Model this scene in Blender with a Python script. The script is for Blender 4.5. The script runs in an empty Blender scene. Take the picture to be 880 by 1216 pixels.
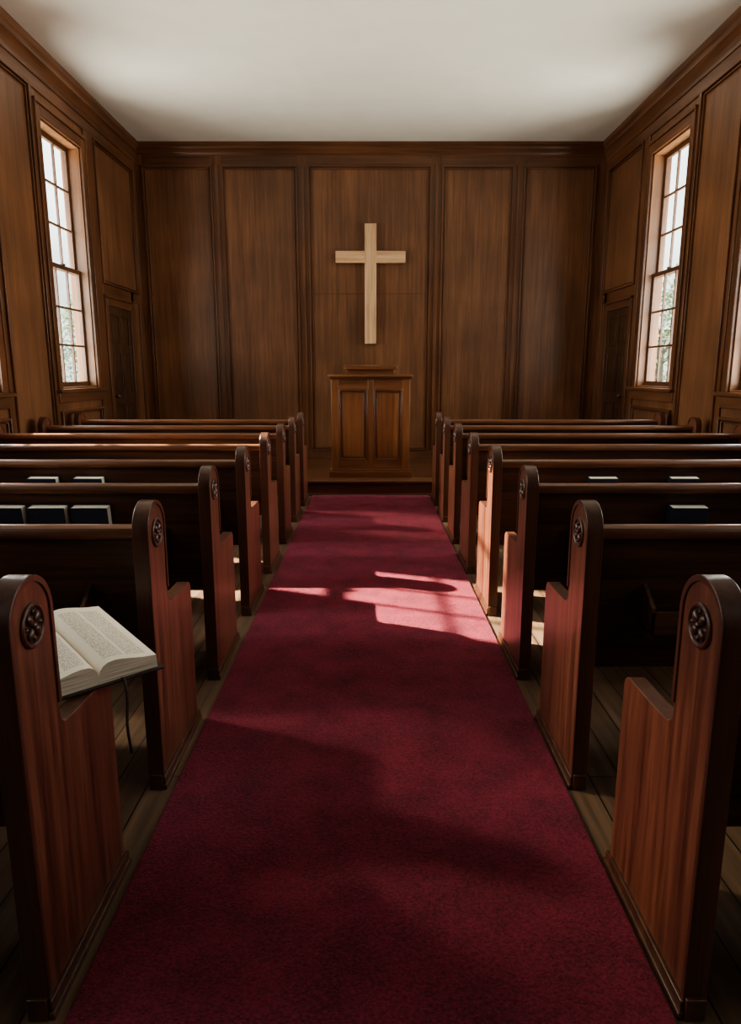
import bpy, bmesh, math, random
from mathutils import Vector, Matrix
random.seed(4)
scene = bpy.context.scene
COL = scene.collection
try:
    scene.view_settings.view_transform = 'AgX'
    scene.view_settings.look = 'AgX - Medium High Contrast'
except Exception: pass

# ------------------------------------------------------------------ materials
def new_mat(name):
    m = bpy.data.materials.new(name); m.use_nodes = True
    nt = m.node_tree; b = nt.nodes['Principled BSDF']
    return m, nt, b

def wood(name, dark, mid, light, axis='Z', rough=0.38, fine=28, bump=0.12, blotch=0.5, coat=0.0, con=1.0):
    m, nt, b = new_mat(name); N = nt.nodes; L = nt.links
    tc = N.new('ShaderNodeTexCoord'); mp = N.new('ShaderNodeMapping')
    L.new(tc.outputs['Object'], mp.inputs['Vector'])
    s = {'X': (0.035, 1, 1), 'Y': (1, 0.035, 1), 'Z': (1, 1, 0.035)}[axis]
    mp.inputs['Scale'].default_value = [fine*k for k in s]
    n1 = N.new('ShaderNodeTexNoise'); n1.inputs['Scale'].default_value = 1.0
    n1.inputs['Detail'].default_value = 6; n1.inputs['Roughness'].default_value = 0.68
    n1.inputs['Distortion'].default_value = 0.5
    L.new(mp.outputs['Vector'], n1.inputs['Vector'])
    mp2 = N.new('ShaderNodeMapping'); L.new(tc.outputs['Object'], mp2.inputs['Vector'])
    s2 = {'X': (0.09, 1, 1), 'Y': (1, 0.09, 1), 'Z': (1, 1, 0.09)}[axis]
    mp2.inputs['Scale'].default_value = [5.5*k for k in s2]
    n2 = N.new('ShaderNodeTexNoise'); n2.inputs['Scale'].default_value = 1.0
    n2.inputs['Detail'].default_value = 3; n2.inputs['Distortion'].default_value = 0.8
    L.new(mp2.outputs['Vector'], n2.inputs['Vector'])
    n3 = N.new('ShaderNodeTexNoise'); n3.inputs['Scale'].default_value = 1.3
    n3.inputs['Detail'].default_value = 2
    L.new(tc.outputs['Object'], n3.inputs['Vector'])
    mx = N.new('ShaderNodeMix'); mx.data_type = 'FLOAT'; mx.inputs[0].default_value = 0.35
    L.new(n1.outputs['Fac'], mx.inputs[2]); L.new(n2.outputs['Fac'], mx.inputs[3])
    cr = N.new('ShaderNodeValToRGB'); e = cr.color_ramp.elements
    e[0].position = 0.5-0.17/con; e[0].color = (*dark, 1)
    e[1].position = 0.5+0.18/con; e[1].color = (*light, 1)
    k = cr.color_ramp.elements.new(0.5); k.color = (*mid, 1)
    L.new(mx.outputs[0], cr.inputs['Fac'])
    mr = N.new('ShaderNodeMapRange'); mr.inputs['From Min'].default_value = 0.3; mr.inputs['From Max'].default_value = 0.7
    mr.inputs['To Min'].default_value = 1-blotch*0.5; mr.inputs['To Max'].default_value = 1+blotch*0.35
    L.new(n3.outputs['Fac'], mr.inputs['Value'])
    vm = N.new('ShaderNodeVectorMath'); vm.operation = 'SCALE'
    L.new(cr.outputs['Color'], vm.inputs[0]); L.new(mr.outputs['Result'], vm.inputs['Scale'])
    L.new(vm.outputs['Vector'], b.inputs['Base Color'])
    b.inputs['Roughness'].default_value = rough
    b.inputs['Coat Weight'].default_value = coat; b.inputs['Coat Roughness'].default_value = 0.3
    bp = N.new('ShaderNodeBump'); bp.inputs['Strength'].default_value = bump; bp.inputs['Distance'].default_value = 0.004
    L.new(n1.outputs['Fac'], bp.inputs['Height']); L.new(bp.outputs['Normal'], b.inputs['Normal'])
    return m

def plain(name, col, rough=0.6, noise=0.1, scale=20, bump=0.0):
    m, nt, b = new_mat(name); N = nt.nodes; L = nt.links
    tc = N.new('ShaderNodeTexCoord'); n = N.new('ShaderNodeTexNoise')
    n.inputs['Scale'].default_value = scale; n.inputs['Detail'].default_value = 4
    L.new(tc.outputs['Object'], n.inputs['Vector'])
    cr = N.new('ShaderNodeValToRGB')
    cr.color_ramp.elements[0].position = 0.3; cr.color_ramp.elements[1].position = 0.7
    cr.color_ramp.elements[0].color = (*[c*(1-noise) for c in col], 1)
    cr.color_ramp.elements[1].color = (*[min(1, c*(1+noise)) for c in col], 1)
    L.new(n.outputs['Fac'], cr.inputs['Fac']); L.new(cr.outputs['Color'], b.inputs['Base Color'])
    b.inputs['Roughness'].default_value = rough
    if bump:
        bp = N.new('ShaderNodeBump'); bp.inputs['Strength'].default_value = bump; bp.inputs['Distance'].default_value = 0.01
        L.new(n.outputs['Fac'], bp.inputs['Height']); L.new(bp.outputs['Normal'], b.inputs['Normal'])
    return m

M_wallZ = wood('wall_panel_wood', (0.096, 0.040, 0.019), (0.165, 0.072, 0.034), (0.240, 0.110, 0.053), axis='Z', rough=0.42, fine=34, blotch=0.5, con=1.0)
TR = ((0.062, 0.025, 0.012), (0.125, 0.052, 0.025), (0.20, 0.088, 0.042))
M_trimZ = wood('wall_stile_wood', *TR, 'Z', 0.32)
M_trimX = wood('wall_rail_wood', *TR, 'X', 0.32)
M_trimY = wood('wall_rail_side_wood', *TR, 'Y', 0.32)
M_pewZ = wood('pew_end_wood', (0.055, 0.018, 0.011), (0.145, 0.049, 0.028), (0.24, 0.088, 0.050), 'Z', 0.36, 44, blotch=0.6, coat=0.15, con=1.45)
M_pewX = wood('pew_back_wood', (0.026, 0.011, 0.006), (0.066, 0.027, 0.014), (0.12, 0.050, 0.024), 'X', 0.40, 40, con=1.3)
M_rail = wood('pew_rail_wood', (0.080, 0.031, 0.015), (0.175, 0.071, 0.034), (0.28, 0.122, 0.06), 'X', 0.28, 34, coat=0.3)
M_edge = wood('pew_edge_wood', (0.038, 0.014, 0.009), (0.084, 0.032, 0.018), (0.15, 0.057, 0.031), 'Z', 0.33, 34, coat=0.3)
M_carve = plain('carved_dark_wood', (0.022, 0.008, 0.005), 0.5, 0.3, 60)
M_door = wood('door_wood', (0.030, 0.012, 0.006), (0.062, 0.027, 0.012), (0.10, 0.044, 0.02), 'Z', 0.4)
OAK = ((0.40, 0.23, 0.12), (0.60, 0.38, 0.22), (0.72, 0.50, 0.31))
M_cross = wood('pale_oak', *OAK, 'Z', 0.5, 34, blotch=0.2, coat=0, con=1.3)
M_crossX = wood('pale_oak_crossbar', *OAK, 'X', 0.5, 34, blotch=0.2, coat=0, con=1.3)
M_pulpit = wood('pulpit_wood', (0.11, 0.041, 0.017), (0.21, 0.083, 0.034), (0.31, 0.130, 0.054), 'Z', 0.36, 30)
M_pulpitX = wood('pulpit_rail_wood', (0.09, 0.034, 0.014), (0.18, 0.070, 0.029), (0.27, 0.112, 0.047), 'X', 0.36, 30)
M_ceil = plain('ceiling_plaster', (0.76, 0.72, 0.645), 0.9, 0.03, 3)
M_sash = plain('sash_wood', (0.10, 0.046, 0.024), 0.45, 0.2, 30)
M_reveal = wood('window_jamb_wood', (0.10, 0.040, 0.016), (0.18, 0.076, 0.031), (0.26, 0.118, 0.052), 'Z', 0.4, 28)
M_ribbon = plain('bookmark_ribbon', (0.03, 0.015, 0.015), 0.6)
M_cover = plain('hymnal_cover', (0.020, 0.030, 0.052), 0.45, 0.2, 80)
M_leather = plain('bible_leather', (0.03, 0.017, 0.012), 0.5, 0.3, 120)
M_pages = plain('page_block', (0.82, 0.76, 0.64), 0.8, 0.08, 200)
M_brass = plain('dark_iron_sash_lock', (0.05, 0.045, 0.04), 0.4)

def page_edge_mat():
    m, nt, b = new_mat('stacked_page_edges'); N = nt.nodes; L = nt.links
    tc = N.new('ShaderNodeTexCoord'); mp = N.new('ShaderNodeMapping'); mp.inputs['Scale'].default_value = (6, 6, 700)
    L.new(tc.outputs['Object'], mp.inputs['Vector'])
    n = N.new('ShaderNodeTexNoise'); n.inputs['Scale'].default_value = 1; n.inputs['Detail'].default_value = 2
    L.new(mp.outputs['Vector'], n.inputs['Vector'])
    cr = N.new('ShaderNodeValToRGB'); cr.color_ramp.elements[0].position = .35; cr.color_ramp.elements[0].color = (.34, .27, .19, 1)
    cr.color_ramp.elements[1].position = .6; cr.color_ramp.elements[1].color = (.76, .67, .53, 1)
    L.new(n.outputs['Fac'], cr.inputs['Fac']); L.new(cr.outputs['Color'], b.inputs['Base Color']); b.inputs['Roughness'].default_value = .8
    return m
M_pedge = page_edge_mat()

def carpet_mat():
    m, nt, b = new_mat('burgundy_carpet'); N = nt.nodes; L = nt.links
    tc = N.new('ShaderNodeTexCoord')
    a = N.new('ShaderNodeTexNoise'); a.inputs['Scale'].default_value = 120; a.inputs['Detail'].default_value = 4
    a.inputs['Roughness'].default_value = .7
    c = N.new('ShaderNodeTexNoise'); c.inputs['Scale'].default_value = 6; c.inputs['Detail'].default_value = 7
    L.new(tc.outputs['Object'], a.inputs['Vector']); L.new(tc.outputs['Object'], c.inputs['Vector'])
    mx = N.new('ShaderNodeMix'); mx.data_type = 'FLOAT'; mx.inputs[0].default_value = 0.3
    L.new(a.outputs['Fac'], mx.inputs[2]); L.new(c.outputs['Fac'], mx.inputs[3])
    cr = N.new('ShaderNodeValToRGB')
    cr.color_ramp.elements[0].position = 0.37; cr.color_ramp.elements[0].color = (0.080, 0.010, 0.024, 1)
    cr.color_ramp.elements[1].position = 0.65; cr.color_ramp.elements[1].color = (0.33, 0.038, 0.074, 1)
    L.new(mx.outputs[0], cr.inputs['Fac']); L.new(cr.outputs['Color'], b.inputs['Base Color'])
    b.inputs['Roughness'].default_value = 0.95
    b.inputs['Specular IOR Level'].default_value = 0.15
    b.inputs['Sheen Weight'].default_value = 0.22; b.inputs['Sheen Tint'].default_value = (0.8, 0.4, 0.45, 1)
    bp = N.new('ShaderNodeBump'); bp.inputs['Strength'].default_value = 1.0; bp.inputs['Distance'].default_value = 0.016
    L.new(a.outputs['Fac'], bp.inputs['Height']); L.new(bp.outputs['Normal'], b.inputs['Normal'])
    return m
M_carpet = carpet_mat()

def floor_mat():
    m, nt, b = new_mat('floorboards'); N = nt.nodes; L = nt.links
    tc = N.new('ShaderNodeTexCoord'); mp = N.new('ShaderNodeMapping')
    mp.inputs['Rotation'].default_value = (0, 0, math.radians(90))
    L.new(tc.outputs['Object'], mp.inputs['Vector'])
    br = N.new('ShaderNodeTexBrick')
    br.inputs['Scale'].default_value = 1; br.inputs['Brick Width'].default_value = 2.2; br.inputs['Row Height'].default_value = 0.11
    br.inputs['Mortar Size'].default_value = 0.003; br.inputs['Mortar Smooth'].default_value = 0.3
    br.inputs['Color1'].default_value = (0.12, 0.072, 0.045, 1); br.inputs['Color2'].default_value = (0.185, 0.115, 0.072, 1)
    br.inputs['Mortar'].default_value = (0.012, 0.008, 0.005, 1)
    L.new(mp.outputs['Vector'], br.inputs['Vector'])
    mp2 = N.new('ShaderNodeMapping'); mp2.inputs['Scale'].default_value = (30, 1.4, 1); L.new(tc.outputs['Object'], mp2.inputs['Vector'])
    n = N.new('ShaderNodeTexNoise'); n.inputs['Scale'].default_value = 1; n.inputs['Detail'].default_value = 6
    L.new(mp2.outputs['Vector'], n.inputs['Vector'])
    mr = N.new('ShaderNodeMapRange'); mr.inputs['From Min'].default_value = .3; mr.inputs['From Max'].default_value = .7
    mr.inputs['To Min'].default_value = 0.6; mr.inputs['To Max'].default_value = 1.3
    L.new(n.outputs['Fac'], mr.inputs['Value'])
    vm = N.new('ShaderNodeVectorMath'); vm.operation = 'SCALE'
    L.new(br.outputs['Color'], vm.inputs[0]); L.new(mr.outputs['Result'], vm.inputs['Scale'])
    L.new(vm.outputs['Vector'], b.inputs['Base Color'])
    b.inputs['Roughness'].default_value = 0.5
    bp = N.new('ShaderNodeBump'); bp.inputs['Strength'].default_value = 0.3; bp.inputs['Distance'].default_value = 0.003
    L.new(br.outputs['Fac'], bp.inputs['Height']); bp.invert = True
    L.new(bp.outputs['Normal'], b.inputs['Normal'])
    return m
M_floor = floor_mat()

def page_text_mat():
    m, nt, b = new_mat('printed_page'); N = nt.nodes; L = nt.links
    tc = N.new('ShaderNodeTexCoord'); sp = N.new('ShaderNodeSeparateXYZ'); L.new(tc.outputs['Object'], sp.inputs[0])
    def math_(op, a, bb=None, c=None):
        n = N.new('ShaderNodeMath'); n.operation = op
        for i, v in enumerate((a, bb, c)):
            if v is None: continue
            if isinstance(v, (int, float)): n.inputs[i].default_value = v
            else: L.new(v, n.inputs[i])
        return n.outputs[0]
    ax = math_('ABSOLUTE', sp.outputs['X'])
    c1 = math_('COMPARE', ax, 0.050, 0.026); c2 = math_('COMPARE', ax, 0.111, 0.026)
    cols = math_('ADD', c1, c2)
    yr = math_('COMPARE', sp.outputs['Y'], 0.18, 0.158)
    ln = math_('SINE', math_('MULTIPLY', sp.outputs['Y'], 2*math.pi/0.0064))
    ln = math_('GREATER_THAN', ln, 0.0)
    mp = N.new('ShaderNodeMapping'); mp.inputs['Scale'].default_value = (380, 156, 1); L.new(tc.outputs['Object'], mp.inputs['Vector'])
    vo = N.new('ShaderNodeTexNoise'); vo.inputs['Scale'].default_value = 1; vo.inputs['Detail'].default_value = 1
    L.new(mp.outputs['Vector'], vo.inputs['Vector'])
    wd = math_('GREATER_THAN', vo.outputs['Fac'], 0.46)
    f = math_('MULTIPLY', math_('MULTIPLY', cols, yr), math_('MULTIPLY', ln, wd))
    mx = N.new('ShaderNodeMix'); mx.data_type = 'RGBA'
    mx.inputs[6].default_value = (0.86, 0.79, 0.66, 1); mx.inputs[7].default_value = (0.32, 0.27, 0.21, 1)
    L.new(f, mx.inputs[0]); L.new(mx.outputs[2], b.inputs['Base Color'])
    b.inputs['Roughness'].default_value = 0.8
    return m
M_text = page_text_mat()

def glass_mat():
    m = bpy.data.materials.new('window_glass'); m.use_nodes = True; nt = m.node_tree
    nt.nodes.clear(); o = nt.nodes.new('ShaderNodeOutputMaterial'); t = nt.nodes.new('ShaderNodeBsdfTransparent')
    g = nt.nodes.new('ShaderNodeBsdfGlossy'); g.inputs['Roughness'].default_value = 0.05
    x = nt.nodes.new('ShaderNodeMixShader'); x.inputs[0].default_value = 0.05
    t.inputs[0].default_value = (0.94, 0.96, 0.95, 1)
    nt.links.new(t.outputs[0], x.inputs[1]); nt.links.new(g.outputs[0], x.inputs[2]); nt.links.new(x.outputs[0], o.inputs[0])
    return m
M_glass = glass_mat()

# ------------------------------------------------------------------ mesh builder
class MB:
    def __init__(s): s.bm = bmesh.new(); s.mats = []
    def mi(s, m):
        if m not in s.mats: s.mats.append(m)
        return s.mats.index(m)
    def box(s, x0, x1, y0, y1, z0, z1, m):
        x0, x1 = sorted((x0, x1)); y0, y1 = sorted((y0, y1)); z0, z1 = sorted((z0, z1))
        v = [s.bm.verts.new(p) for p in ((x0,y0,z0),(x1,y0,z0),(x1,y1,z0),(x0,y1,z0),(x0,y0,z1),(x1,y0,z1),(x1,y1,z1),(x0,y1,z1))]
        i = s.mi(m)
        for f in ((3,2,1,0),(4,5,6,7),(0,1,5,4),(1,2,6,5),(2,3,7,6),(3,0,4,7)):
            s.bm.faces.new([v[k] for k in f]).material_index = i
    def prism(s, pts, axis, a0, a1, m, mside=None):
        def P(p, a):
            return {'X': (a, p[0], p[1]), 'Y': (p[0], a, p[1]), 'Z': (p[0], p[1], a)}[axis]
        A = [s.bm.verts.new(P(p, a0)) for p in pts]; B = [s.bm.verts.new(P(p, a1)) for p in pts]
        i = s.mi(m); j = s.mi(mside) if mside else i
        fs = [s.bm.faces.new(A), s.bm.faces.new(B[::-1])]
        for f in fs: f.material_index = i
        n = len(pts)
        for k in range(n):
            f = s.bm.faces.new([A[k], B[k], B[(k+1) % n], A[(k+1) % n]]); f.material_index = j; fs.append(f)
        bmesh.ops.recalc_face_normals(s.bm, faces=fs)
    def band(s, path, off, x0, x1, m):
        nrm = []
        for k in range(len(path)):
            a = Vector(path[max(k-1, 0)]); b = Vector(path[min(k+1, len(path)-1)])
            t = (b-a).normalized(); nrm.append(Vector((-t.y, t.x)))
        outer = [tuple(Vector(p)+n*off) for p, n in zip(path, nrm)]
        inner = [tuple(Vector(p)-n*0.006) for p, n in zip(path, nrm)]
        s.prism(outer+inner[::-1], 'X', x0, x1, m)
    def cyl(s, c, r, h, axis, m, seg=24, r2=None):
        rot = {'X': Matrix.Rotation(math.pi/2, 4, 'Y'), 'Y': Matrix.Rotation(math.pi/2, 4, 'X'), 'Z': Matrix.Identity(4)}[axis]
        r_ = bmesh.ops.create_cone(s.bm, cap_ends=True, segments=seg, radius1=r, radius2=r if r2 is None else r2, depth=h,
                                   matrix=Matrix.Translation(c) @ rot)
        i = s.mi(m)
        for f in {f for v in r_['verts'] for f in v.link_faces}: f.material_index = i
    def ball(s, c, sc, m, rot=None):
        mt = Matrix.Translation(c) @ (rot or Matrix.Identity(4)) @ Matrix.Diagonal((*sc, 1))
        r_ = bmesh.ops.create_uvsphere(s.bm, u_segments=12, v_segments=8, radius=1, matrix=mt)
        i = s.mi(m)
        for f in {f for v in r_['verts'] for f in v.link_faces}: f.material_index = i
    def torus(s, c, R, r, m, seg=28, ms=8):   # axis X
        i = s.mi(m); rings = []
        for a in range(seg):
            t = 2*math.pi*a/seg
            rings.append([s.bm.verts.new((c[0]+r*math.sin(2*math.pi*k/ms),
                          c[1]+(R+r*math.cos(2*math.pi*k/ms))*math.cos(t), c[2]+(R+r*math.cos(2*math.pi*k/ms))*math.sin(t))) for k in range(ms)])
        fs = []
        for a in range(seg):
            for k in range(ms):
                f = s.bm.faces.new([rings[a][k], rings[(a+1) % seg][k], rings[(a+1) % seg][(k+1) % ms], rings[a][(k+1) % ms]])
                f.material_index = i; fs.append(f)
        bmesh.ops.recalc_face_normals(s.bm, faces=fs)
    def mesh(s, name, smooth=True):
        me = bpy.data.meshes.new(name); s.bm.to_mesh(me); s.bm.free()
        for m in s.mats: me.materials.append(m)
        if smooth:
            me.polygons.foreach_set('use_smooth', [True]*len(me.polygons)); me.set_sharp_from_angle(angle=math.radians(35))
        return me
    def obj(s, name, bevel=0.004, parent=None, smooth=True):
        o = bpy.data.objects.new(name, s.mesh(name, smooth)); COL.objects.link(o)
        add_bevel(o, bevel)
        if parent: o.parent = parent
        return o
def add_bevel(o, w):
    if w:
        b = o.modifiers.new('bevel', 'BEVEL'); b.width = w; b.segments = 2; b.limit_method = 'ANGLE'; b.angle_limit = math.radians(40)
        b.use_clamp_overlap = True
def empty(name, loc=(0, 0, 0)):
    o = bpy.data.objects.new(name, None); o.empty_display_size = 0.1; COL.objects.link(o); o.location = loc; return o

# ------------------------------------------------------------------ room
HW = 3.17; YB = 9.95; YR = -3.0; H = 4.36; PZ = 0.174; PY = 7.80
b = MB(); b.box(-HW-.2, HW+.2, YR-.2, YB+.2, -0.1, 0, M_floor); b.obj('floor', 0)
b = MB(); b.box(-HW-.2, HW+.2, YR-.2, YB+.2, H, H+.1, M_ceil); b.obj('ceiling', 0)

b = MB()
b.box(-HW+.001, HW-.001, PY+.03, YB-.001, 0.0, PZ-.03, M_trimX)
b.box(-HW+.001, HW-.001, PY, YB-.001, PZ-.03, PZ, M_trimX)
b.box(-HW+.001, HW-.001, PY+.012, PY+.03, 0, 0.025, M_trimX)
b.obj('altar_platform', 0.006)

b = MB(); b.box(-0.668, 0.668, YR+.02, PY-.002, 0.0005, 0.014, M_carpet); b.obj('aisle_carpet', 0.005)

b = MB(); b.box(-HW-.2, HW+.2, YB, YB+.2, 0, H, M_wallZ); b.obj('wall_back', 0)
b = MB(); b.box(-HW-.2, HW+.2, YR-.2, YR, 0, H, M_wallZ); b.obj('wall_front', 0)

def frame_mold(b, plane, c0, c1, z0, z1, d0, mX):
    def bx(u0, u1, w0, w1, dd, m):
        if plane == 'Y': b.box(u0, u1, d0-dd, d0, w0, w1, m)
        elif plane == 'L': b.box(d0, d0+dd, u0, u1, w0, w1, m)
        else: b.box(d0-dd, d0, u0, u1, w0, w1, m)
    for wd, dd, o in ((0.022, 0.040, 0.0), (0.012, 0.014, 0.022), (0.012, 0.024, 0.034)):
        a0, a1, e0, e1 = c0+o, c1-o, z0+o, z1-o
        bx(a0, a0+wd, e0, e1, dd, M_trimZ); bx(a1-wd, a1, e0, e1, dd, M_trimZ)
        bx(a0+wd, a1-wd, e0, e0+wd, dd, mX); bx(a0+wd, a1-wd, e1-wd, e1, dd, mX)

b = MB()
S = [(-HW, -3.05), (-2.12, -1.99), (-.98, -.84), (.82, .96), (1.92, 2.05), (3.02, HW)]
for x0, x1 in S:
    b.box(x0, x1, YB-.018, YB, PZ, 4.25, M_trimZ)
    if x1-x0 > .125 and abs(x0) < 2.5:
        mid = (x0+x1)/2; b.box(mid-.022, mid+.022, YB-.034, YB-.018, PZ+.11, 4.09, M_trimZ)
for i in range(5):
    a, c = S[i][1], S[i+1][0]
    b.box(a, c, YB-.018, YB, 4.09, 4.25, M_trimX); b.box(a, c, YB-.018, YB, PZ, PZ+.11, M_trimX)
    frame_mold(b, 'Y', a, c, PZ+.11, 4.09, YB, M_trimX)
b.box(-.80, .78, YB-.004, YB, 2.448, 2.456, M_trimX)
b.obj('trim_1', 0.004)
b = MB(); b.box(-HW+.02, HW-.02, YB-.04, YB-.018, PZ, PZ+.10, M_trimX); b.obj('baseboard_back', 0.004)

CR = [(0, 4.12), (.030, 4.12), (.036, 4.15), (.030, 4.16), (.042, 4.20), (.072, 4.245), (.08, 4.25), (.08, 4.275), (.095, 4.30), (.11, 4.325), (.114, H), (0, H)]
CRf = [(0, 4.215), (.026, 4.215), (.03, 4.235), (.04, 4.25), (.07, 4.28), (.078, 4.295), (.078, 4.31), (.10, 4.33), (.10, H), (0, H)]
b = MB(); b.prism([(YB-d, z) for d, z in CRf], 'X', -HW, HW, M_trimX); b.obj('trim_2', 0)
b = MB(); b.prism([(-HW+d, z) for d, z in CR], 'Y', YR, YB, M_trimY); b.obj('trim_3', 0)
b = MB(); b.prism([(HW-d, z) for d, z in CR], 'Y', YR, YB, M_trimY); b.obj('trim_4', 0)

WCS = {-1: [7.66, 5.52, 3.42, 1.32, -0.78], 1: [7.88, 5.72, 3.55, 1.40, -0.75]}
WO = 0.48; WZ0, WZ1 = 1.22, 3.78
for side, s in (('left', -1), ('right', 1)):
    WC = WCS[s]; gap = WC[1]-WC[2]
    b = MB(); X0, X1 = s*HW, s*(HW+.2)
    edges = sorted([(c-WO, c+WO) for c in WC]); y = YR-.2
    for a, c in edges:
        b.box(X0, X1, y, a, 0, H, M_wallZ); b.box(X0, X1, a, c, 0, WZ0, M_wallZ); b.box(X0, X1, a, c, WZ1, H, M_wallZ); y = c
    b.box(X0, X1, y, YB+.2, 0, H, M_wallZ)
    b.obj('wall_'+side, 0)
    b = MB(); pl = 'L' if s < 0 else 'R'
    def pb(y0, y1, z0, z1, d, m): b.box(X0, X0-s*d, y0, y1, z0, z1, m)
    DY0 = 8.50 if s < 0 else 8.62
    pb(YR, YB, 4.0, 4.14, .018, M_trimY)
    pb(YR, DY0, 0, .24, .018, M_trimY)
    for n_, c in enumerate(WC):
        if c > 7:
            pb(c+.58, DY0, .24, 4.0, .018, M_trimZ)
            pb(DY0+.98, DY0+1.06, PZ, 2.42, .018, M_trimZ); pb(9.80, YB, PZ, 4.0, .018, M_trimZ)
            pb(DY0, 9.80, 2.30, 2.42, .018, M_trimY)
            frame_mold(b, pl, DY0, 9.80, 2.42, 4.0, X0, M_trimY)
        else:
            g0, g1 = c+.58, WC[n_-1]-.58
            pb(g0, g0+.09, .24, 4.0, .018, M_trimZ); pb(g1-.09, g1, .24, 4.0, .018, M_trimZ)
            frame_mold(b, pl, g0+.09, g1-.09, .24, 4.0, X0, M_trimY)
        frame_mold(b, pl, c-.56, c+.56, .26, 1.00, X0, M_trimY)
    b.obj('trim_%d' % (5 if s < 0 else 6), 0.004)
    b = MB(); b.box(X0-s*.018, X0-s*.04, YR, PY-.002, 0, .15, M_trimY); b.obj('baseboard_'+side, 0.004)

wn = 0
for s in (-1, 1):
    for c in WCS[s]:
        wn += 1
        e = empty('window_%d' % wn, (s*HW, c, WZ0))
        def lb(b, d0, d1, y0, y1, z0, z1, m):
            b.box(s*d0, s*d1, y0, y1, z0, z1, m)
        h = WZ1-WZ0
        b = MB()
        for sy in (-1, 1):
            lb(b, -.030, 0, sy*WO, sy*(WO+.10), -.0, h+.10, M_trimZ)
            lb(b, -.042, 0, sy*(WO+.085), sy*(WO+.115), -.0, h+.115, M_trimZ)
        lb(b, -.030, 0, -WO, WO, h, h+.10, M_trimY); lb(b, -.048, 0, -WO-.12, WO+.12, h+.10, h+.135, M_trimY)
        lb(b, -.075, .04, -WO-.14, WO+.14, -.035, 0, M_trimY)
        lb(b, -.028, 0, -WO-.10, WO+.10, -.14, -.035, M_trimY)
        b.obj('casing', 0.005, e)
        b = MB()
        for sy in (-1, 1): lb(b, 0, .2, sy*(WO-.018), sy*WO, 0, h, M_reveal)
        lb(b, 0, .2, -WO, WO, h-.018, h, M_reveal); lb(b, 0, .22, -WO, WO, 0, .018, M_reveal)
        b.obj('jamb', 0.002, e)
        W = WO-.018; zm = h*0.49
        for nm, d0, z0, z1 in (('lower_sash', .085, .018, zm+.025), ('upper_sash', .125, zm-.02, h-.018)):
            b = MB(); d1 = d0+.036
            lb(b, d0, d1, -W, -W+.045, z0, z1, M_sash); lb(b, d0, d1, W-.045, W, z0, z1, M_sash)
            lb(b, d0, d1, -W+.045, W-.045, z0, z0+.05, M_sash); lb(b, d0, d1, -W+.045, W-.045, z1-.045, z1, M_sash)
            a0, a1, q0, q1 = -W+.045, W-.045, z0+.05, z1-.045
            for k in (1, 2):
                yy = a0+(a1-a0)*k/3; lb(b, d0+.006, d1-.006, yy-.010, yy+.010, q0, q1, M_sash)
                zz = q0+(q1-q0)*k/3; lb(b, d0+.007, d1-.007, a0, a1, zz-.010, zz+.010, M_sash)
            b.obj(nm, 0, e)
            b = MB(); lb(b, d0+.017, d0+.019, a0, a1, q0, q1, M_glass); b.obj(nm+'_glass', 0, e)
        b = MB(); lb(b, .06, .09, -.03, .03, zm+.02, zm+.04, M_brass); b.obj('sash_lock', .003, e)

dn = 0
for s in (-1, 1):
    dn += 1
    DY0 = 8.50 if s < 0 else 8.62
    e = empty('door_%d' % dn, (s*(HW-.001), DY0+.49, PZ+.001)); hgt = 2.0; w = .39
    b = MB()
    for sy in (-1, 1): b.box(0, -s*.035, sy*w, sy*(w+.09), 0, hgt+.09, M_trimZ)
    b.box(0, -s*.035, -w, w, hgt, hgt+.09, M_trimY); b.box(0, -s*.05, -w-.09, w+.09, hgt+.09, hgt+.12, M_trimY)
    b.obj('door_casing', .004, e)
    b = MB(); b.box(0, -s*.006, -w, w, 0, hgt, M_door)
    def q(y0, y1, z0, z1, d): b.box(-s*.006, -s*(.006+d), y0, y1, z0, z1, M_door)
    q(-w, -w+.09, 0, hgt, .014); q(w-.09, w, 0, hgt, .014); q(-.04, .04, 0, hgt, .014)
    for z0, z1 in ((0, .2), (.82, .95), (1.45, 1.55), (hgt-.1, hgt)): q(-w+.09, -.04, z0, z1, .014); q(.04, w-.09, z0, z1, .014)
    for z0, z1 in ((.24, .78), (.99, 1.41), (1.59, hgt-.14)):
        q(-w+.12, -.07, z0, z1, .008); q(.07, w-.12, z0, z1, .008)
    b.obj('door_leaf', .004, e)
    b = MB(); b.ball((-s*.06, -w+.05, .92), (.025, .025, .025), M_brass); b.cyl((-s*.03, -w+.05, .92), .01, .05, 'X', M_brass); b.obj('door_knob', 0, e)

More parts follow.
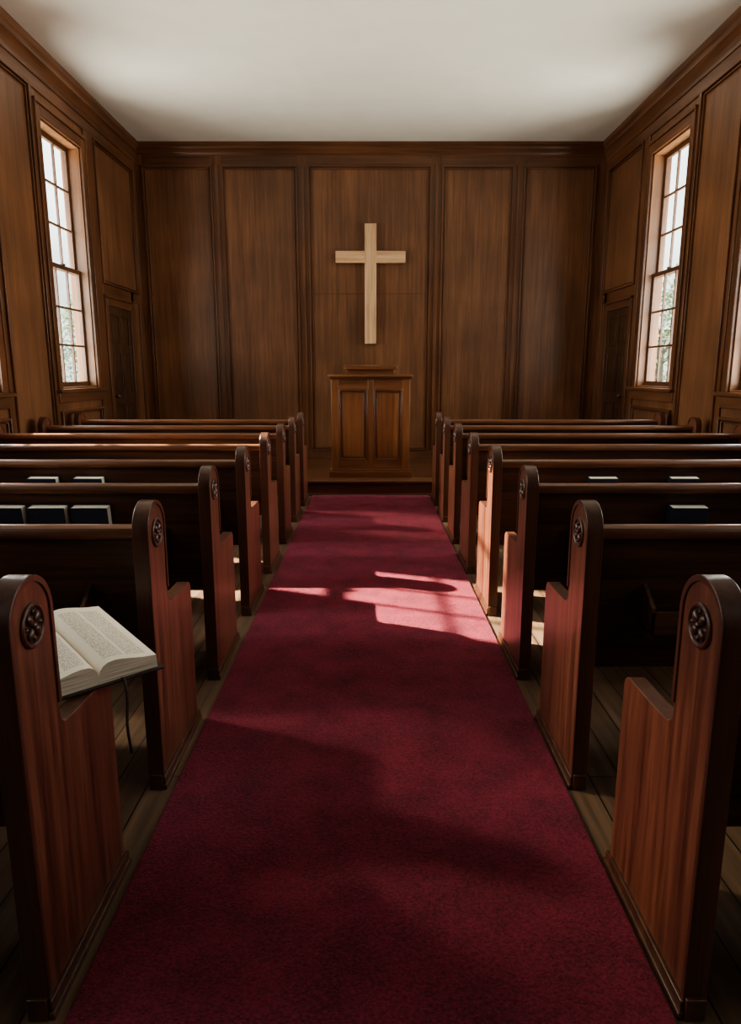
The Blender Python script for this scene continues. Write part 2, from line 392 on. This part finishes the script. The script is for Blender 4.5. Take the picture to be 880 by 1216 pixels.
# ------------------------------------------------------------------ pews
PL = 2.36; TH = 0.044; PR = .086
def end_profile():
    pts = [(0, 0), (0, .892)]
    for k in range(1, 16):
        a = math.pi - math.pi*k/16; pts.append((PR+PR*math.cos(a), .892+PR*math.sin(a)))
    pts += [(2*PR, .892), (2*PR, .665)]
    for k in range(1, 7):
        a = math.pi + (math.pi/2)*k/6; pts.append((2*PR+.035+.035*math.cos(a), .640+.035*math.sin(a)))
    pts += [(.30, .600), (.38, .600)]
    for k in range(0, 7):
        a = math.pi/2 - (math.pi/2)*k/6; pts.append((.43+.04*math.cos(a), .560+.04*math.sin(a)))
    pts += [(.47, 0)]
    return pts
EP = end_profile()
def pew_mesh(s):
    b = MB()
    for k, (xa, xb) in enumerate(((0, TH), (PL-TH, PL))):
        b.prism(EP, 'X', s*xa, s*xb, M_pewZ, M_edge)
        path = [(0, .03)] + EP[1:19]
        b.band(path, 0.009, s*(xa-.004), s*(xb+.004), M_edge)
        out = s*xa if k == 0 else s*xb
        d = -s if k == 0 else s
        b.box(out, out+d*.009, -.010, .482, 0.0, .045, M_edge)
        b.box(out, out+d*.014, -.014, .488, 0.0, .018, M_edge)
        b.box(s*xa, s*xb, -.018, -.0, 0, .055, M_edge)
        c = (out+d*.001, PR, .880)
        b.cyl((out+d*.001, c[1], c[2]), .042, .004, 'X', M_carve, 28)
        b.torus((out+d*.002, c[1], c[2]), .044, .006, M_edge)
        for j in range(4):
            a = math.pi/4+math.pi/2*j
            b.ball((out+d*.004, c[1]+.021*math.cos(a), c[2]+.021*math.sin(a)), (.007, .015, .010), M_edge, Matrix.Rotation(a, 4, 'X'))
            a += math.pi/4
            b.ball((out+d*.003, c[1]+.029*math.cos(a), c[2]+.029*math.sin(a)), (.005, .007, .004), M_edge, Matrix.Rotation(a, 4, 'X'))
        b.ball((out+d*.005, c[1], c[2]), (.007, .008, .008), M_edge)
    xa, xb = s*(TH-.004), s*(PL-TH+.004)
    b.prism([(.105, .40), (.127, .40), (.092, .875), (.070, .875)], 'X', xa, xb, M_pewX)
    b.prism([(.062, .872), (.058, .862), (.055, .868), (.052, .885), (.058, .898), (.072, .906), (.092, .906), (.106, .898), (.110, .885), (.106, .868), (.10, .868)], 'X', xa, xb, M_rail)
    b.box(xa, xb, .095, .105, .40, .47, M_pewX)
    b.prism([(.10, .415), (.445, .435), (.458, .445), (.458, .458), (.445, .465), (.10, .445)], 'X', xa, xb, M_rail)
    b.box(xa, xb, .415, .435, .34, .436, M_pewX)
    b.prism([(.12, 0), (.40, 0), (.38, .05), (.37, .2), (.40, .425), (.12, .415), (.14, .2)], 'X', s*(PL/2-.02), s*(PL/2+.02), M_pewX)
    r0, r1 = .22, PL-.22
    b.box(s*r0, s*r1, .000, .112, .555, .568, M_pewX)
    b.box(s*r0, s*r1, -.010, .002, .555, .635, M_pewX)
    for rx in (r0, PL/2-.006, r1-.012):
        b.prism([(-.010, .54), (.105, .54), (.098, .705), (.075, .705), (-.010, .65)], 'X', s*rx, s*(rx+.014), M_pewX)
    return b.mesh('church_pew')
rows = [1.28, 2.135, 2.99, 3.845, 4.70, 5.555, 6.40, 7.20]
for me, s, px in ((pew_mesh(-1), -1, .708), (pew_mesh(1), 1, .690)):
    for y in rows:
        o = bpy.data.objects.new('church_pew', me); COL.objects.link(o); o.location = (s*px, y, 0); add_bevel(o, .004)

def hymnal_mesh():
    b = MB(); w, t, h = .165, .050, .240
    b.box(-w/2, w/2, 0, .003, 0, h, M_cover); b.box(-w/2, w/2, t-.003, t, 0, h, M_cover)
    b.box(-w/2, -w/2+.004, .003, t-.003, 0, h, M_cover)
    b.box(-w/2+.004, w/2-.003, .003, t-.003, .005, h-.002, M_pages)
    return b.mesh('hymnal')
HM = hymnal_mesh()
for x, y in ((-1.25, 2.99), (-1.44, 2.99), (-1.63, 2.99), (-1.60, 3.845), (-1.86, 3.845), (1.42, 2.99), (1.32, 3.845), (1.78, 3.845)):
    o = bpy.data.objects.new('hymnal', HM); COL.objects.link(o)
    o.location = (x, y+.043, .5695); o.rotation_euler = (math.radians(8.5), 0, random.uniform(-.01, .01)); add_bevel(o, .001)

# ------------------------------------------------------------------ pulpit
e = empty('pulpit', (0, 8.06, PZ))
b = MB(); W = .455; D = .50; T = 1.14
b.box(-W, W, 0.02, D, .07, T, M_pulpit)
b.box(-W-.03, W+.03, -.02, D+.02, 0, .075, M_pulpitX); b.box(-W-.015, W+.015, -.005, D+.005, .075, .10, M_pulpitX)
for x0, x1 in ((-W, -W+.085), (-.03, .03), (W-.085, W)): b.box(x0, x1, 0, .02, .10, T, M_pulpit)
for z0, z1 in ((.10, .20), (T-.11, T)):
    b.box(-W+.085, -.03, 0, .02, z0, z1, M_pulpitX); b.box(.03, W-.085, 0, .02, z0, z1, M_pulpitX)
for x0, x1 in ((-W+.085, -.03), (.03, W-.085)):
    frame_mold(b, 'Y', x0, x1, .20, T-.11, .035, M_pulpitX)
    b.box(x0+.05, x1-.05, .012, .022, .25, T-.16, M_pulpit)
b.obj('cabinet', .004, e)
b = MB()
b.box(-W-.015, W+.015, -.015, D+.015, T, T+.018, M_pulpitX)
b.box(-W-.035, W+.035, -.035, D+.03, T+.018, T+.048, M_pulpitX)
b.obj('top_ledge', .006, e)
b = MB()
b.box(-.28, .28, .18, .42, T+.048, T+.11, M_pulpitX)
b.prism([(.14, T+.11), (.46, T+.145), (.46, T+.165), (.14, T+.13)], 'X', -.31, .31, M_pulpitX)
b.box(-.31, .31, .13, .145, T+.108, T+.15, M_pulpitX)
b.obj('reading_desk', .004, e)

# ------------------------------------------------------------------ cross
b = MB(); y0, y1 = YB-.085, YB-.03
b.box(-.08, .08, y0, y1, 1.776, 3.35, M_cross)
b.box(-.475, -.08, y0+.002, y1, 2.845, 3.0, M_crossX); b.box(.08, .475, y0+.002, y1, 2.845, 3.0, M_crossX)
b.box(-.03, .03, y1, YB-.0005, 2.2, 3.1, M_cross)
b.obj('wooden_cross', .005)

# ------------------------------------------------------------------ open bible resting on the pew arm
e = empty('open_bible', (-.698, 1.650, .606))
e.rotation_euler = (Matrix.Rotation(math.radians(44), 3, 'Z') @ Matrix.Rotation(math.radians(7), 3, 'X')).to_euler()
LY = .37
for sgn, nm in ((1, 'recto_pages'), (-1, 'verso_pages')):
    b = MB()
    top = [(0.0, .028), (.004, .042), (.012, .054), (.024, .061), (.042, .063), (.062, .061), (.085, .056), (.105, .051), (.125, .047), (.150, .044), (.158, .043)]
    prof = [(sgn*x, z) for x, z in top] + [(sgn*.163, .005), (0, .005)]
    vsA = [b.bm.verts.new((p[0], 0, p[1])) for p in prof]; vsB = [b.bm.verts.new((p[0], LY, p[1])) for p in prof]
    ip, it = b.mi(M_pedge), b.mi(M_text); fs = []
    fs.append(b.bm.faces.new(vsA)); fs.append(b.bm.faces.new(vsB[::-1]))
    for f in fs: f.material_index = ip
    n = len(prof)
    for k in range(n):
        f = b.bm.faces.new([vsA[k], vsB[k], vsB[(k+1) % n], vsA[(k+1) % n]]); f.material_index = it if k < len(top)-1 else ip; fs.append(f)
    bmesh.ops.recalc_face_normals(b.bm, faces=fs)
    b.obj(nm, 0, e)
b = MB(); b.box(-.176, .176, -.010, LY+.010, -.001, .005, M_leather); b.obj('leather_cover', .001, e)
R = e.rotation_euler.to_matrix(); dn_ = R.transposed() @ Vector((0, 0, -1))
b = MB(); p0 = Vector((.06, .01, .006)); p1 = Vector((.062, -.016, .004)); wv = Vector((.004, 0, 0))
pts = [p0, p1] + [p1 + dn_*(.03*k) + Vector((.003*math.sin(k*1.1), 0, 0)) for k in range(1, 8)]
i = b.mi(M_ribbon); pr = None
for p in pts:
    a, c = b.bm.verts.new(p-wv), b.bm.verts.new(p+wv)
    if pr: b.bm.faces.new([pr[0], pr[1], c, a]).material_index = i
    pr = (a, c)
o = b.obj('ribbon_marker', 0, e); sm = o.modifiers.new('solid', 'SOLIDIFY'); sm.thickness = .001

# ------------------------------------------------------------------ outside: lawn and garden trees
b = MB(); b.box(-60, 60, -30, 70, -.6, -.5, plain('grass_outside', (0.16, 0.19, 0.09), 0.9, 0.3, 3)); b.obj('lawn', 0)
M_leaf = plain('leaves', (0.42, 0.50, 0.32), 0.6, 0.3, 2)
M_bark = plain('bark', (0.25, 0.20, 0.16), 0.9, 0.3, 8)
def tree_mesh(seed):
    rnd = random.Random(seed); b = MB()
    b.cyl((0, 0, 1.7), .22, 3.4, 'Z', M_bark, 10, .12)
    lf = b.mi(M_leaf)
    blobs = []
    for k in range(9):
        a = rnd.uniform(0, 6.28); r = rnd.uniform(.4, 1.7); z = rnd.uniform(1.6, 5.2)
        c = Vector((r*math.cos(a), r*math.sin(a), z)); blobs.append((c, rnd.uniform(.7, 1.2)))
        st = Vector((0, 0, z*.5+.6)); d = c-st; L_ = d.length
        mt = Matrix.Translation((st+c)/2) @ d.to_track_quat('Z', 'Y').to_matrix().to_4x4()
        r_ = bmesh.ops.create_cone(b.bm, cap_ends=True, segments=6, radius1=.07, radius2=.02, depth=L_, matrix=mt)
        bi = b.mi(M_bark)
        for f in {f for v in r_['verts'] for f in v.link_faces}: f.material_index = bi
    for c, R_ in blobs:
        for j in range(200):
            v = Vector((rnd.gauss(0, 1), rnd.gauss(0, 1), rnd.gauss(0, 1))).normalized()*R_*rnd.uniform(.45, 1.05)
            p = c+v; u = Vector((rnd.gauss(0, 1), rnd.gauss(0, 1), rnd.gauss(0, 1))).normalized(); w_ = u.orthogonal().normalized()
            s_ = rnd.uniform(.06, .12)
            b.bm.faces.new([b.bm.verts.new(q) for q in (p-u*s_, p+w_*s_*.55, p+u*s_, p-w_*s_*.55)]).material_index = lf
    return b.mesh('garden_tree')
TM = tree_mesh(3)
for x, y, sc, rz in ((-9.6, 24.5, .80, .3), (9.4, 23.0, .9, 1.4), (12.4, 27.0, 1.05, 2.6), (-13.2, 26.5, .95, 4.1)):
    o = bpy.data.objects.new('garden_tree', TM); COL.objects.link(o); o.location = (x, y, -.499); o.scale = (sc,)*3; o.rotation_euler = (0, 0, rz)

# ------------------------------------------------------------------ world
w = bpy.data.worlds.new('sky'); scene.world = w; w.use_nodes = True; nt = w.node_tree; N = nt.nodes; L = nt.links
bg = N['Background']; tc = N.new('ShaderNodeTexCoord'); sp = N.new('ShaderNodeSeparateXYZ')
L.new(tc.outputs['Generated'], sp.inputs[0])
nz = N.new('ShaderNodeTexNoise'); nz.inputs['Scale'].default_value = 9; nz.inputs['Detail'].default_value = 5
L.new(tc.outputs['Generated'], nz.inputs['Vector'])
ma = N.new('ShaderNodeMath'); ma.operation = 'MULTIPLY_ADD'; ma.inputs[1].default_value = 0.8
L.new(nz.outputs['Fac'], ma.inputs[0]); L.new(sp.outputs['Z'], ma.inputs[2])
cr = N.new('ShaderNodeValToRGB'); cr.color_ramp.elements[0].position = .38; cr.color_ramp.elements[0].color = (0.38, 0.42, 0.38, 1)
cr.color_ramp.elements[1].position = .72; cr.color_ramp.elements[1].color = (0.96, 0.98, 1.0, 1)
L.new(ma.outputs[0], cr.inputs['Fac']); L.new(cr.outputs['Color'], bg.inputs['Color'])
bg.inputs['Strength'].default_value = 4.2

# ------------------------------------------------------------------ lights
def look(o, d): o.rotation_euler = Vector(d).to_track_quat('-Z', 'Y').to_euler()
def area(loc, d, sx, sy, en, col, name):
    l = bpy.data.lights.new(name, 'AREA'); l.shape = 'RECTANGLE'; l.size = sx; l.size_y = sy; l.energy = en; l.color = col
    o = bpy.data.objects.new(name, l); COL.objects.link(o); o.location = loc; look(o, d); return o
for s in (-1, 1):
    for c, en in zip(WCS[s], (325, 300, 190, 35, 25)):
        area((s*4.1, c, 2.0), (-s, 0, .18), 1.5, 2.8, en*1.05, (1.0, .94, .86), 'window_skylight')
d = Vector((1, -.40, -.80)).normalized()
for (wy, en, sz, r) in ((5.50, 330000, 8.8, .12), (7.62, 32000, 8.5, .5), (3.42, 17000, 8.5, .8)):
    l = bpy.data.lights.new('sun_beam', 'SPOT'); l.energy = en; l.color = (1, .83, .62); l.spot_size = math.radians(sz); l.spot_blend = .15; l.shadow_soft_size = r
    o = bpy.data.objects.new('sun_beam', l); COL.objects.link(o)
    o.location = Vector((-3.17, wy, 2.4)) - d*18; look(o, d)

# ------------------------------------------------------------------ camera
cd = bpy.data.cameras.new('camera'); cam = bpy.data.objects.new('camera', cd); COL.objects.link(cam)
cd.sensor_fit = 'VERTICAL'; cd.sensor_height = 36; cd.lens = 820/1216*36; cd.clip_start = .05
cam.location = (0, 0, 1.4); cam.rotation_euler = (math.radians(90-11.51), 0, 0)
scene.camera = cam
